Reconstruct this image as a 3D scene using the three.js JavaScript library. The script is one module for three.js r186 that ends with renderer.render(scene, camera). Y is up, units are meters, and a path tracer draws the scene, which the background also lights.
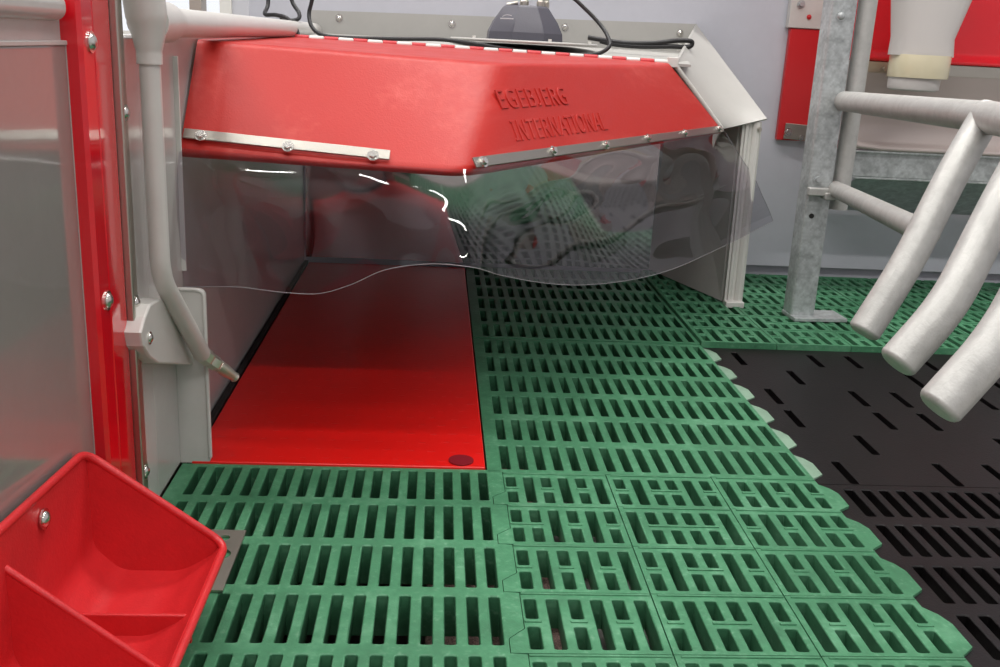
import * as THREE from 'three';
import { RoundedBoxGeometry } from 'three/addons/geometries/RoundedBoxGeometry.js';
import { mergeGeometries, mergeVertices, toCreasedNormals } from 'three/addons/utils/BufferGeometryUtils.js';
import { RectAreaLightUniformsLib } from 'three/addons/lights/RectAreaLightUniformsLib.js';
import { FontLoader } from 'three/addons/loaders/FontLoader.js';
import { TextGeometry } from 'three/addons/geometries/TextGeometry.js';

// ------------------------------------------------------------ camera, sky, lights, exposure
const V = (x, y, z) => new THREE.Vector3(x, y, z);
const scene = new THREE.Scene();
const F = 988.68;
const camera = new THREE.PerspectiveCamera(2 * Math.atan(333.5 / F) * 180 / Math.PI, 1000 / 667, 0.02, 60);
camera.rotation.order = 'YXZ';
camera.position.set(-0.074, 0.6019, 1.2302);
camera.rotation.set(-0.2868, -0.0721, 0.0519);
camera.updateMatrixWorld(true);
scene.add(camera);
scene.background = new THREE.Color(1.0, 1.03, 1.1);          // overcast daylight outside the hall window
RectAreaLightUniformsLib.init();
const renderer = new THREE.WebGLRenderer();
renderer.toneMapping = THREE.LinearToneMapping;
renderer.toneMappingExposure = 1.0;
renderer.shadowMap.enabled = true;
const CEIL = 4.4;
// linear ceiling luminaires: [x, z, length, width, luminance]
const LUMS = [];
for (const [z, lum, where] of [[3.3, 50, 'in front of the pen'], [0.5, 33, 'above the pen'], [-1.9, 56, 'behind the rear partition']]) for (const x of [-1.9, 1.1]) LUMS.push([x, z, 2.7, 0.2, lum, 'long white linear luminaire on the hall ceiling ' + where]);

// ------------------------------------------------------------ helpers
const toV = p => (p.isVector3 ? p.clone() : V(...p));
function ray(px, py) { return V((px - 500) / F, (333.5 - py) / F, -1).applyEuler(camera.rotation); }
const onX = (px, py, x) => { const d = ray(px, py), c = camera.position; return c.clone().addScaledVector(d, (x - c.x) / d.x); };
const onY = (px, py, y) => { const d = ray(px, py), c = camera.position; return c.clone().addScaledVector(d, (y - c.y) / d.y); };
const onZ = (px, py, z) => { const d = ray(px, py), c = camera.position; return c.clone().addScaledVector(d, (z - c.z) / d.z); };
const onD = (px, py, D) => camera.position.clone().addScaledVector(ray(px, py).normalize(), D);
const onP = (px, py, p, n) => { const d = ray(px, py), c = camera.position; return c.clone().addScaledVector(d, p.clone().sub(c).dot(n) / d.dot(n)); };
let seed = 7;
const rnd = () => { seed = (seed * 16807) % 2147483647; return seed / 2147483647; };

// tileable noise 0..1 on an n x n grid
function noiseGrid(n, octaves, s) {
  const a = new Float32Array(n * n); let tot = 0;
  for (const [cells, amp] of octaves) {
    const g = new Float32Array(cells * cells); let q = s + cells * 13;
    for (let i = 0; i < g.length; i++) { q = (q * 16807 + 11) % 2147483647; g[i] = q / 2147483647; }
    for (let y = 0; y < n; y++) for (let x = 0; x < n; x++) {
      const fx = x / n * cells, fy = y / n * cells, ix = Math.floor(fx), iy = Math.floor(fy);
      let tx = fx - ix, ty = fy - iy; tx = tx * tx * (3 - 2 * tx); ty = ty * ty * (3 - 2 * ty);
      const w = (i, j) => g[((j + cells) % cells) * cells + (i + cells) % cells];
      const v = (w(ix, iy) * (1 - tx) + w(ix + 1, iy) * tx) * (1 - ty) + (w(ix, iy + 1) * (1 - tx) + w(ix + 1, iy + 1) * tx) * ty;
      a[y * n + x] += v * amp;
    }
    tot += amp;
  }
  for (let i = 0; i < a.length; i++) a[i] /= tot;
  return a;
}
function tex(n, fn, size, srgb) {
  const d = new Uint8Array(n * n * 4);
  for (let y = 0; y < n; y++) for (let x = 0; x < n; x++) {
    const c = fn(x, y); const i = (y * n + x) * 4;
    d[i] = Math.max(0, Math.min(255, c[0])); d[i + 1] = Math.max(0, Math.min(255, c[1])); d[i + 2] = Math.max(0, Math.min(255, c[2])); d[i + 3] = 255;
  }
  const t = new THREE.DataTexture(d, n, n); t.wrapS = t.wrapT = THREE.RepeatWrapping; t.magFilter = THREE.LinearFilter; t.minFilter = THREE.LinearMipmapLinearFilter; t.generateMipmaps = true;
  if (srgb) t.colorSpace = THREE.SRGBColorSpace;
  t.repeat.set(1 / size, 1 / size); t.needsUpdate = true; return t;
}
const hex = h => [(h >> 16) & 255, (h >> 8) & 255, h & 255];
function tintMap(h, grid, n, amp, size) { const c = hex(h); return tex(n, (x, y) => { const k = 1 + (grid[y * n + x] - 0.5) * amp; return [c[0] * k, c[1] * k, c[2] * k]; }, size, true); }
const N = 256;
const gSoft = noiseGrid(N, [[5, 1], [11, 0.8], [27, 0.6], [64, 0.5]], 3);
const gFine = noiseGrid(N, [[32, 0.6], [64, 1], [128, 1]], 9);
const gSpangle = noiseGrid(N, [[7, 0.6], [17, 1], [38, 0.7], [128, 0.25]], 21);
const fineBump = tex(N, (x, y) => { const v = gFine[y * N + x] * 255; return [v, v, v]; }, 0.12);
const softBump = tex(N, (x, y) => { const v = gSoft[y * N + x] * 255; return [v, v, v]; }, 0.5);
const roughTex = (lo, hi, grid, size) => tex(N, (x, y) => { const v = (lo + (hi - lo) * grid[y * N + x]) * 255; return [v, v, v]; }, size);
function M(o) { return new THREE.MeshPhysicalMaterial({ side: THREE.DoubleSide, ...o }); }

const mat = {
  green: M({ map: tex(N, (x, y) => { const q = gSoft[y * N + x], f = gFine[y * N + x]; const k = 0.86 + 0.28 * q + 0.12 * (f - 0.5), d = Math.max(0, f - 0.66) * 1.6 + Math.max(0, q - 0.56) * 0.8; return [67 * k + 80 * d, 123 * k + 42 * d, 89 * k + 60 * d]; }, 0.31, true), roughness: 0.45, specularIntensity: 0.6, bumpMap: fineBump, bumpScale: 0.0002 }),
  greenPale: M({ map: tintMap(0x7b9782, gSoft, N, 0.2, 0.23), roughness: 0.5, bumpMap: fineBump, bumpScale: 0.0002 }),
  black: M({ map: tex(N, (x, y) => { const q = gSoft[y * N + x], f = gFine[(y * 5 % N) * N + x]; const k = 0.75 + 0.5 * q, d = Math.max(0, f - 0.8) * Math.max(0, q - 0.5) * 16; return [18 * k + 120 * d, 15 * k + 116 * d, 16 * k + 112 * d]; }, 0.27, true), roughness: 0.42, specularIntensity: 0.55, bumpMap: fineBump, bumpScale: 0.0003 }),
  lid: M({ map: tex(N, (x, y) => { const s = gSoft[y * N + x], f = gFine[((y * 3) % N) * N + x]; const k = Math.max(0, s - 0.5) * 1.4 * (0.4 + f); return [178 + 28 * k, 37 + 62 * k, 30 + 60 * k]; }, 0.45, true), roughness: 0.47, specularIntensity: 0.65, roughnessMap: roughTex(0.7, 1, gSoft, 0.3), bumpMap: fineBump, bumpScale: 0.0002 }),
  redGloss: M({ color: 0xd8091c, roughness: 0.12, clearcoat: 0.6, clearcoatRoughness: 0.04 }),
  trough: M({ map: tintMap(0xcf2a2e, gSoft, N, 0.12, 0.21), roughness: 0.38, bumpMap: fineBump, bumpScale: 0.00025 }),
  redBoard: M({ color: 0xc8282c, roughness: 0.35 }),
  pvc: M({ map: tintMap(0xcac7c2, gSoft, N, 0.05, 0.4), roughness: 0.32 }),
  pvcGloss: M({ map: tintMap(0xbcb8b4, gSoft, N, 0.04, 0.5), roughness: 0.2, bumpMap: softBump, bumpScale: 0.0002 }),
  panel: M({ map: tintMap(0x8d8984, gSoft, N, 0.05, 0.5), roughness: 0.12, clearcoat: 0.7, clearcoatRoughness: 0.03 }),
  coverGrey: M({ map: tintMap(0xb0aea9, gSoft, N, 0.05, 0.4), roughness: 0.38 }),
  white: M({ color: 0xd6d4ce, roughness: 0.4 }),
  steel: M({ color: 0xa9a59d, metalness: 1, roughness: 0.3, bumpMap: fineBump, bumpScale: 0.0001 }),
  steelBright: M({ color: 0xd8d5cf, metalness: 1, roughness: 0.18 }),
  brushed: M({ color: 0xbdb8ae, metalness: 1, roughness: 0.38 }),
  galv: M({ map: tintMap(0xb4b8b8, gSpangle, N, 0.42, 0.16), metalness: 0.4, roughness: 0.46, roughnessMap: roughTex(0.75, 1, gSpangle, 0.16) }),
  galvTube: M({ map: tintMap(0xb9b8b4, gSpangle, N, 0.14, 0.2), metalness: 0.3, roughness: 0.48, bumpMap: fineBump, bumpScale: 0.0003 }),
  wallBack: M({ map: tintMap(0xc4c5cd, gSoft, N, 0.04, 0.6), roughness: 0.35 }),
  rubber: M({ color: 0x1d1b1a, roughness: 0.7 }),
  cable: M({ color: 0x141214, roughness: 0.45 }),
  lamp: M({ color: 0x4d4c55, roughness: 0.42, bumpMap: fineBump, bumpScale: 0.0002 }),
  lampMark: M({ color: 0xb0aeb0, roughness: 0.5 }),
  hingeRed: M({ color: 0xc23338, roughness: 0.45 }),
  curtain: M({ color: 0xe4e0e6, transmission: 1, thickness: 0, ior: 1.5, roughness: 0.03 }),
  heat: null,
  nipple: M({ color: 0xd6d0c2, metalness: 0.85, roughness: 0.3 }),
  curtainEdge: M({ color: 0xb4b2b6, transmission: 0.5, thickness: 0, roughness: 0.3 }),
  nestPlate: M({ color: 0xc2bfbd, metalness: 1, roughness: 0.05 }),
  plug: M({ color: 0x7c0d1c, roughness: 0.45 }),
  hall: M({ color: 0xbdbdc2, roughness: 0.8 }),
  hallFloor: M({ map: tintMap(0x8b8883, gSoft, N, 0.2, 0.7), roughness: 0.7 }),
  beam: M({ map: tex(N, (x, y) => { const v = gFine[y * N + x], s = gSoft[y * N + x]; const k = 0.55 + 0.75 * v * (0.6 + 0.7 * s); return [158 * k, 128 * k, 120 * k]; }, 0.1, true), roughness: 0.9, bumpMap: fineBump, bumpScale: 0.001 }),
  frameBrown: M({ color: 0x9a8f86, roughness: 0.5 }),
  feed: M({ color: 0xcfcac6, roughness: 0.42 }),
  cream: M({ color: 0xd9cfb0, roughness: 0.2, clearcoat: 0.5 }),
  troughInner: M({ color: 0xb6aaa5, roughness: 0.4, metalness: 0.2 }),
  glass: M({ color: 0xffffff, transmission: 1, thickness: 0, roughness: 0 }),
};
{ // heating plate: red composite with small raised anti-slip dashes
  const n = 512, c = new Float32Array(n * n); let q = 5; const r = () => { q = (q * 16807) % 2147483647; return q / 2147483647; };
  for (let j = 0; j < 10; j++) for (let i = 0; i < 10; i++) {
    const cx = (i + 0.5 + (j % 2) * 0.5) * n / 10 + (r() - 0.5) * 14, cy = (j + 0.5) * n / 10 + (r() - 0.5) * 10, w = 4 + r() * 6;
    for (let y = -2; y <= 2; y++) for (let x = -w | 0; x <= w; x++) c[((cy + y | 0) + n) % n * n + ((cx + x | 0) + n) % n] = 1 - Math.abs(y) / 3;
  }
  const b = tex(n, (x, y) => { const v = c[y * n + x] * 255; return [v, v, v]; }, 0.34);
  mat.heat = M({ map: tintMap(0xdc1511, gSoft, N, 0.06, 0.5), roughness: 0.36, bumpMap: b, bumpScale: 0.0008 });
}

// geometry helpers ------------------------------------------------------------
function uvBox(g) {           // uv in metres by the dominant axis of each face
  if (g.index) g = g.toNonIndexed();
  const p = g.attributes.position, n = p.count, uv = new Float32Array(n * 2), a = V(), b = V(), c = V();
  for (let i = 0; i < n; i += 3) {
    a.fromBufferAttribute(p, i); b.fromBufferAttribute(p, i + 1); c.fromBufferAttribute(p, i + 2);
    const m = b.clone().sub(a).cross(c.clone().sub(a)); const x = Math.abs(m.x), y = Math.abs(m.y), z = Math.abs(m.z);
    [a, b, c].forEach((q, k) => { const u = x > y && x > z ? [q.z, q.y] : y > z ? [q.x, q.z] : [q.x, q.y]; uv[(i + k) * 2] = u[0]; uv[(i + k) * 2 + 1] = u[1]; });
  }
  g.setAttribute('uv', new THREE.BufferAttribute(uv, 2)); return g;
}
const clean = g => { g = g.index ? g.toNonIndexed() : g.clone(); for (const k of Object.keys(g.attributes)) if (!['position', 'normal', 'uv'].includes(k)) g.deleteAttribute(k); if (!g.attributes.normal) g.computeVertexNormals(); if (!g.attributes.uv) uvBox(g); return g; };
const merge = list => mergeGeometries(list.map(clean));
const used = {};
function numbered(name) { if (!(name in used)) { used[name] = 0; return name; } used[name]++; return name + '_' + String(used[name]).padStart(3, '0'); }
function tag(o, label, category, group, kind) { o.userData.label = label; if (category) o.userData.category = category; if (group) o.userData.group = group; if (kind) o.userData.kind = kind; return o; }
function thing(name, label, category, base = [0, 0, 0], group) {
  const o = new THREE.Group(); o.name = numbered(name); o.position.copy(toV(base)); scene.add(o); tag(o, label, category, group); return o;
}
function mesh(name, g, m, keepUV) { g = keepUV ? g : uvBox(g); const o = new THREE.Mesh(g, m); o.name = name; o.castShadow = o.receiveShadow = true; return o; }
function part(parent, name, g, m, label, keepUV) {             // g in world coordinates
  const off = V(); for (let p = parent; p && p !== scene; p = p.parent) off.add(p.position);
  g = (keepUV ? g.clone() : uvBox(g)); g.translate(-off.x, -off.y, -off.z);
  const o = new THREE.Mesh(g, m); o.name = name; o.castShadow = o.receiveShadow = true; if (label) o.userData.label = label; parent.add(o); return o;
}
function single(name, g, m, label, category, group) { const o = mesh(numbered(name), g, m); scene.add(o); tag(o, label, category, group); return o; }
function struct(name, g, m, label) { const o = mesh(name, g, m); scene.add(o); o.userData.kind = 'structure'; if (label) o.userData.label = label; return o; }
const box = (x0, x1, y0, y1, z0, z1) => new THREE.BoxGeometry(x1 - x0, y1 - y0, z1 - z0).translate((x0 + x1) / 2, (y0 + y1) / 2, (z0 + z1) / 2);
const rbox = (x0, x1, y0, y1, z0, z1, r = 0.002, s = 2) => new RoundedBoxGeometry(Math.abs(x1 - x0), Math.abs(y1 - y0), Math.abs(z1 - z0), s, r).translate((x0 + x1) / 2, (y0 + y1) / 2, (z0 + z1) / 2);
function orient(g, origin, ex, ey, ez) { const m = new THREE.Matrix4().makeBasis(ex, ey, ez); m.setPosition(origin); return g.applyMatrix4(m); }
// path with rounded corners -> dense points
function roundPath(pts, fillet = 0.03, n = 8) {
  pts = pts.map(toV); const out = [pts[0]];
  for (let i = 1; i < pts.length - 1; i++) {
    const a = pts[i - 1], b = pts[i], c = pts[i + 1]; const f = Math.min(fillet, a.distanceTo(b) * 0.48, b.distanceTo(c) * 0.48);
    const p = b.clone().addScaledVector(a.clone().sub(b).normalize(), f), q = b.clone().addScaledVector(c.clone().sub(b).normalize(), f);
    for (let k = 0; k <= n; k++) { const t = k / n; out.push(p.clone().multiplyScalar((1 - t) ** 2).addScaledVector(b, 2 * t * (1 - t)).addScaledVector(q, t * t)); }
  }
  out.push(pts[pts.length - 1]); return out;
}
function sweep(pts, rad, seg = 16, caps = true) {
  pts = pts.map(toV); const n = pts.length; const R = i => (typeof rad === 'number' ? rad : rad[i]);
  let nrm = null; const pos = [], idx = [], uv = []; let len = 0;
  for (let i = 0; i < n; i++) {
    const t = (i < n - 1 ? pts[i + 1].clone().sub(pts[i]) : V()).normalize().add((i > 0 ? pts[i].clone().sub(pts[i - 1]) : V()).normalize()).normalize();
    if (!nrm) { nrm = Math.abs(t.y) < 0.9 ? V(0, 1, 0) : V(1, 0, 0); }
    nrm = nrm.clone().addScaledVector(t, -nrm.dot(t)).normalize(); const bi = t.clone().cross(nrm);
    if (i) len += pts[i].distanceTo(pts[i - 1]);
    for (let k = 0; k <= seg; k++) { const a = k / seg * Math.PI * 2; const q = pts[i].clone().addScaledVector(nrm, Math.cos(a) * R(i)).addScaledVector(bi, Math.sin(a) * R(i)); pos.push(q.x, q.y, q.z); uv.push(k / seg * 2 * Math.PI * Math.max(R(i), 0.004), len); }
  }
  for (let i = 0; i < n - 1; i++) for (let k = 0; k < seg; k++) { const a = i * (seg + 1) + k, b = a + seg + 1; idx.push(a, b, a + 1, b, b + 1, a + 1); }
  if (caps) for (const [row, flip] of [[0, 1], [n - 1, 0]]) {
    const c = pos.length / 3; pos.push(pts[row].x, pts[row].y, pts[row].z); uv.push(0, 0); const st = pos.length / 3;
    for (let k = 0; k <= seg; k++) { const j = (row * (seg + 1) + k) * 3; pos.push(pos[j], pos[j + 1], pos[j + 2]); uv.push(0.01 * Math.cos(k), 0.01 * Math.sin(k)); }
    for (let k = 0; k < seg; k++) flip ? idx.push(c, st + k, st + k + 1) : idx.push(c, st + k + 1, st + k);
  }
  const g = new THREE.BufferGeometry(); g.setAttribute('position', new THREE.Float32BufferAttribute(pos, 3)); g.setAttribute('uv', new THREE.Float32BufferAttribute(uv, 2)); g.setIndex(idx); g.computeVertexNormals();
  { // weld the normals along the lengthwise seam
    const nn = g.attributes.normal; for (let i = 0; i < n; i++) { const a = i * (seg + 1), b = a + seg; const s = V(nn.getX(a) + nn.getX(b), nn.getY(a) + nn.getY(b), nn.getZ(a) + nn.getZ(b)).normalize(); nn.setXYZ(a, s.x, s.y, s.z); nn.setXYZ(b, s.x, s.y, s.z); }
  }
  return g.toNonIndexed();
}
const smooth = (pts, n = 60) => new THREE.CatmullRomCurve3(pts.map(toV), false, 'centripetal').getPoints(n);
// grid[i][j] of points -> sheet with thickness along its normals
function sheet(grid, th) {
  const nu = grid.length, nv = grid[0].length, P = (i, j) => grid[Math.max(0, Math.min(nu - 1, i))][Math.max(0, Math.min(nv - 1, j))];
  const nor = (i, j) => P(i + 1, j).clone().sub(P(i - 1, j)).cross(P(i, j + 1).clone().sub(P(i, j - 1))).normalize();
  const pos = [], uv = []; const ru = [], rv = [];
  const lay = (off) => { for (let i = 0; i < nu; i++) for (let j = 0; j < nv; j++) { const q = P(i, j).clone().addScaledVector(nor(i, j), off); pos.push(q.x, q.y, q.z); } };
  lay(0); if (th) lay(-th);
  for (let k = 0; k < (th ? 2 : 1); k++) { for (let i = 0; i < nu; i++) { let v = 0; for (let j = 0; j < nv; j++) { if (j) v += P(i, j).distanceTo(P(i, j - 1)); let u = 0; for (let a = 1; a <= i; a++) u += P(a, nv - 1).distanceTo(P(a - 1, nv - 1)); uv.push(u, v); } } }
  const idx = [], S = nu * nv;
  for (let i = 0; i < nu - 1; i++) for (let j = 0; j < nv - 1; j++) { const a = i * nv + j, b = a + nv; idx.push(a, b, a + 1, b, b + 1, a + 1); if (th) idx.push(S + a, S + a + 1, S + b, S + b, S + a + 1, S + b + 1); }
  const g = new THREE.BufferGeometry(); g.setAttribute('position', new THREE.Float32BufferAttribute(pos, 3)); g.setAttribute('uv', new THREE.Float32BufferAttribute(uv, 2)); g.setIndex(idx); g.computeVertexNormals();
  let r = g.toNonIndexed();
  if (th) { // rim
    const e = []; const put = (a, b) => { const A = a, B = b; e.push(A, A + S, B, B, A + S, B + S); };
    for (let i = 0; i < nu - 1; i++) { put(i * nv, (i + 1) * nv); put((i + 1) * nv + nv - 1, i * nv + nv - 1); }
    for (let j = 0; j < nv - 1; j++) { put(j + 1, j); put((nu - 1) * nv + j, (nu - 1) * nv + j + 1); }
    const g2 = new THREE.BufferGeometry(); g2.setAttribute('position', new THREE.Float32BufferAttribute(pos, 3)); g2.setAttribute('uv', new THREE.Float32BufferAttribute(uv, 2)); g2.setIndex(e);
    const q = g2.toNonIndexed(); q.computeVertexNormals(); r = mergeGeometries([r, q]);
  }
  return r;
}
// flat polygon (3D points) -> slab
function slab(pts, th) {
  pts = pts.map(toV); const n = pts[1].clone().sub(pts[0]).cross(pts[2].clone().sub(pts[0])).normalize(); const pos = [], m = pts.length; const lo = pts.map(p => p.clone().addScaledVector(n, -th));
  const tri = (a, b, c) => [a, b, c].forEach(q => pos.push(q.x, q.y, q.z));
  for (let i = 1; i < m - 1; i++) { tri(pts[0], pts[i], pts[i + 1]); tri(lo[0], lo[i + 1], lo[i]); }
  for (let i = 0; i < m; i++) { const j = (i + 1) % m; tri(pts[i], lo[i], pts[j]); tri(pts[j], lo[i], lo[j]); }
  const g = new THREE.BufferGeometry(); g.setAttribute('position', new THREE.Float32BufferAttribute(pos, 3)); g.computeVertexNormals(); return uvBox(g);
}
function basis(normal, hint = V(0, 1, 0)) { const z = normal.clone().normalize(); let x = hint.clone().cross(z); if (x.lengthSq() < 1e-6) x = V(1, 0, 0); x.normalize(); return [x, z.clone().cross(x), z]; }
function boltGeo(kind, s) {
  const g = [];
  if (kind === 'hex') { g.push(new THREE.CylinderGeometry(s * 1.45, s * 1.45, s * 0.3, 20).rotateX(Math.PI / 2).translate(0, 0, s * 0.15)); g.push(new THREE.CylinderGeometry(s * 0.92, s, s * 0.75, 6).rotateX(Math.PI / 2).translate(0, 0, s * 0.65)); }
  else { g.push(new THREE.SphereGeometry(s, 18, 8, 0, Math.PI * 2, 0, Math.PI / 2).rotateX(Math.PI / 2).scale(1, 1, 0.7)); g.push(new THREE.CylinderGeometry(s * 1.25, s * 1.25, s * 0.25, 20).rotateX(Math.PI / 2).translate(0, 0, s * 0.06)); }
  return merge(g);
}
const protoBolt = { hex: boltGeo('hex', 1), dome: boltGeo('dome', 1) };
function bolt(parent, pos, normal, s = 0.006, kind = 'hex', m = mat.steelBright) { const [x, y, z] = basis(normal); const g = protoBolt[kind].clone().scale(s, s, s); orient(g, toV(pos), x, y, z); return part(parent, 'bolt', g, m, null, true); }

// ------------------------------------------------------------ the hall around the pen
const XL = -0.427;                 // inner face of the left partition
const BZ = -1.46;                  // face of the rear partition
struct('floor', merge([box(-4.2, XL - 0.03, -0.5, 0, -4.2, 5.2), box(1.66, 3.6, -0.5, 0, -4.2, 5.2), box(XL - 0.03, 1.66, -0.5, 0, 0.62, 5.2), box(XL - 0.03, 1.66, -0.5, 0, -4.2, BZ - 0.04), box(XL - 0.03, 1.66, -0.6, -0.42, BZ - 0.04, 0.62)]), mat.hallFloor, 'concrete hall floor with slurry pit under the pen');
struct('ceiling', box(-4.2, 3.6, CEIL, CEIL + 0.12, -4.2, 5.2), mat.hall);
struct('wall_left', box(-4.32, -4.2, -0.5, CEIL + 0.12, -4.3, 5.3), mat.hall);
struct('wall_right', box(3.6, 3.72, -0.5, CEIL + 0.12, -4.3, 5.3), mat.hall);
struct('wall_front', box(-4.2, 3.6, -0.5, CEIL + 0.12, 5.2, 5.32), mat.hall);
{ // far wall with a window opening
  const z0 = -4.32, z1 = -4.2, x0 = -3.1, x1 = -1.15, y0 = 0.5, y1 = 2.1;
  struct('wall_back', merge([box(-4.2, x0, -0.5, CEIL + 0.1, z0, z1), box(x1, 3.6, -0.5, CEIL + 0.1, z0, z1), box(x0, x1, -0.5, y0, z0, z1), box(x0, x1, y1, CEIL + 0.1, z0, z1)]), mat.hall);
  const w = new THREE.Group(); w.name = 'window_1'; w.userData.kind = 'structure'; scene.add(w);
  part(w, 'window_frame', merge([box(x0, x1, y0, y0 + 0.06, z0 + 0.02, z1 + 0.02), box(x0, x1, y1 - 0.06, y1, z0 + 0.02, z1 + 0.02), box(x0, x0 + 0.06, y0, y1, z0 + 0.02, z1 + 0.02), box(x1 - 0.06, x1, y0, y1, z0 + 0.02, z1 + 0.02)]), mat.white);
  for (const x of [-2.3, -1.33]) part(w, 'window_mullion', box(x - 0.03, x + 0.03, y0 + 0.05, y1 - 0.05, z0 + 0.03, z1 + 0.03), mat.frameBrown);
  for (const [a, b] of [[x0 + 0.05, -2.32], [-2.28, -1.35], [-1.31, x1 - 0.05]]) part(w, 'pane', box(a, b, y0 + 0.05, y1 - 0.05, z0 + 0.058, z0 + 0.062), mat.glass);
}
for (const [x, z, len, wid, lum, lab] of LUMS) {
  const t = thing('ceiling_light', lab, 'lamp', [x, CEIL, z], 'ceiling luminaires');
  part(t, 'housing', box(x - len / 2 - 0.02, x + len / 2 + 0.02, CEIL - 0.05, CEIL, z - wid / 2 - 0.02, z + wid / 2 + 0.02), mat.white);
  const em = new THREE.MeshStandardMaterial({ color: 0xffffff, emissive: new THREE.Color(1, 0.98, 0.95), emissiveIntensity: 4 });
  part(t, 'diffuser', box(x - len / 2, x + len / 2, CEIL - 0.062, CEIL - 0.05, z - wid / 2, z + wid / 2), em);
  const l = new THREE.RectAreaLight(new THREE.Color(1, 0.98, 0.95), lum, len, wid);
  l.position.set(0, -0.066, 0); l.rotation.x = -Math.PI / 2; l.castShadow = true; t.add(l);
}

// ------------------------------------------------------------ slatted floor panels
// a grating piece in the xz plane: outline, holes -> top face, rounded slot lips, slot walls, outer walls
function roundRect(x0, x1, z0, z1, r, n = 2) {
  const o = []; for (const [cx, cz, a0] of [[x1 - r, z1 - r, 0], [x0 + r, z1 - r, 1], [x0 + r, z0 + r, 2], [x1 - r, z0 + r, 3]]) for (let k = 0; k <= n; k++) { const a = (a0 + k / n) * Math.PI / 2; o.push(new THREE.Vector2(cx + Math.cos(a) * r, cz + Math.sin(a) * r)); } return o;
}
function grating(outline, holes, depth = 0.028, lip = 0.0022, top = 0) {
  const H = holes.map(h => { const [x0, x1, z0, z1] = h; return { out: roundRect(x0 - lip, x1 + lip, z0 - lip, z1 + lip, 0.0038), inn: roundRect(x0, x1, z0, z1, 0.0022), low: roundRect(x0 - 0.0045, x1 + 0.0045, z0 - 0.0055, z1 + 0.0055, 0.0022) }; });
  const hp = H.map(h => h.out.slice().reverse());
  if (!THREE.ShapeUtils.isClockWise(outline) === false) outline = outline.slice().reverse();
  const tris = THREE.ShapeUtils.triangulateShape(outline, hp); const all = outline.concat(...hp);
  const pos = [], nor = [];
  const put = (p, y, n) => { pos.push(p.x, y, p.y); nor.push(...n); };
  for (const t of tris) { const [a, b, c] = t.map(i => all[i]); const up = (b.y - a.y) * (c.x - a.x) - (b.x - a.x) * (c.y - a.y); const o = up > 0 ? [a, b, c] : [a, c, b]; o.forEach(q => put(q, top, [0, 1, 0])); }
  const quad = (a, ya, b, yb, c, yc, d, yd, na, nb, nc, nd) => { put(a, ya, na); put(b, yb, nb); put(c, yc, nc); put(a, ya, na); put(c, yc, nc); put(d, yd, nd); };
  for (const h of H) {
    const n = h.out.length; const cx = h.out.reduce((s, p) => s + p.x, 0) / n, cz = h.out.reduce((s, p) => s + p.y, 0) / n;
    const dn = -0.13, sideN = i => { const p = h.inn[i], q = h.inn[(i + 1) % n], o = h.inn[(i + n - 1) % n]; const t = new THREE.Vector2(q.x - o.x, q.y - o.y).normalize(); let m = new THREE.Vector2(t.y, -t.x); if (m.x * (cx - p.x) + m.y * (cz - p.y) < 0) m.negate(); return [m.x, dn, m.y]; };
    for (let i = 0; i < n; i++) {
      const j = (i + 1) % n, ni = sideN(i), nj = sideN(j);
      quad(h.out[i], top, h.inn[i], top - lip, h.inn[j], top - lip, h.out[j], top, [0, 1, 0], ni, nj, [0, 1, 0]);
      quad(h.inn[i], top - lip, h.low[i], top - depth, h.low[j], top - depth, h.inn[j], top - lip, ni, ni, nj, nj);
    }
  }
  for (let i = 0; i < outline.length; i++) { const a = outline[i], b = outline[(i + 1) % outline.length]; const n = [b.y - a.y, 0, -(b.x - a.x)]; const l = Math.hypot(n[0], n[2]) || 1; n[0] /= l; n[2] /= l; quad(a, top, b, top, b, top - depth, a, top - depth, n, n, n, n); }
  const g = new THREE.BufferGeometry(); g.setAttribute('position', new THREE.Float32BufferAttribute(pos, 3)); g.setAttribute('normal', new THREE.Float32BufferAttribute(nor, 3)); return g;
}
const V2 = (x, z) => new THREE.Vector2(x, z);
const G = 0.0009;                  // joint between neighbouring panels
// outline of one row; left / right edge profiles are lists of [dx, fraction of the row] from far to near
function rowOutline(x0, x1, z0, z1, L = [], R = []) {
  const h = z1 - z0, o = [V2(x0, z0), V2(x1, z0)]; for (const [dx, f] of R) o.push(V2(x1 + dx, z0 + f * h)); o.push(V2(x1, z1), V2(x0, z1)); for (const [dx, f] of L.slice().reverse()) o.push(V2(x0 + dx, z0 + f * h)); return o;
}
const TOOTH = [[0, 0.17], [0.012, 0.3], [0.019, 0.46], [0.019, 0.84], [0, 0.98]];      // tabs on the right-hand edge
const SEAM_FAR = 0.036, SEAM_NEAR = 0.018;                                            // interlocking joint with the left panel
const LTOOTH = [[SEAM_FAR - 0.03, 0.0], [SEAM_FAR - 0.03, 0.62], [SEAM_NEAR - 0.03, 0.78], [SEAM_NEAR - 0.03, 0.995]];
const groupPanels = 'plastic floor panels of the pen';
const PITCH = 0.1125;
const HZ = [-0.092, 0.012, 0.122, 0.234, 0.352, 0.47, 0.585];           // row joints of the block panel
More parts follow.
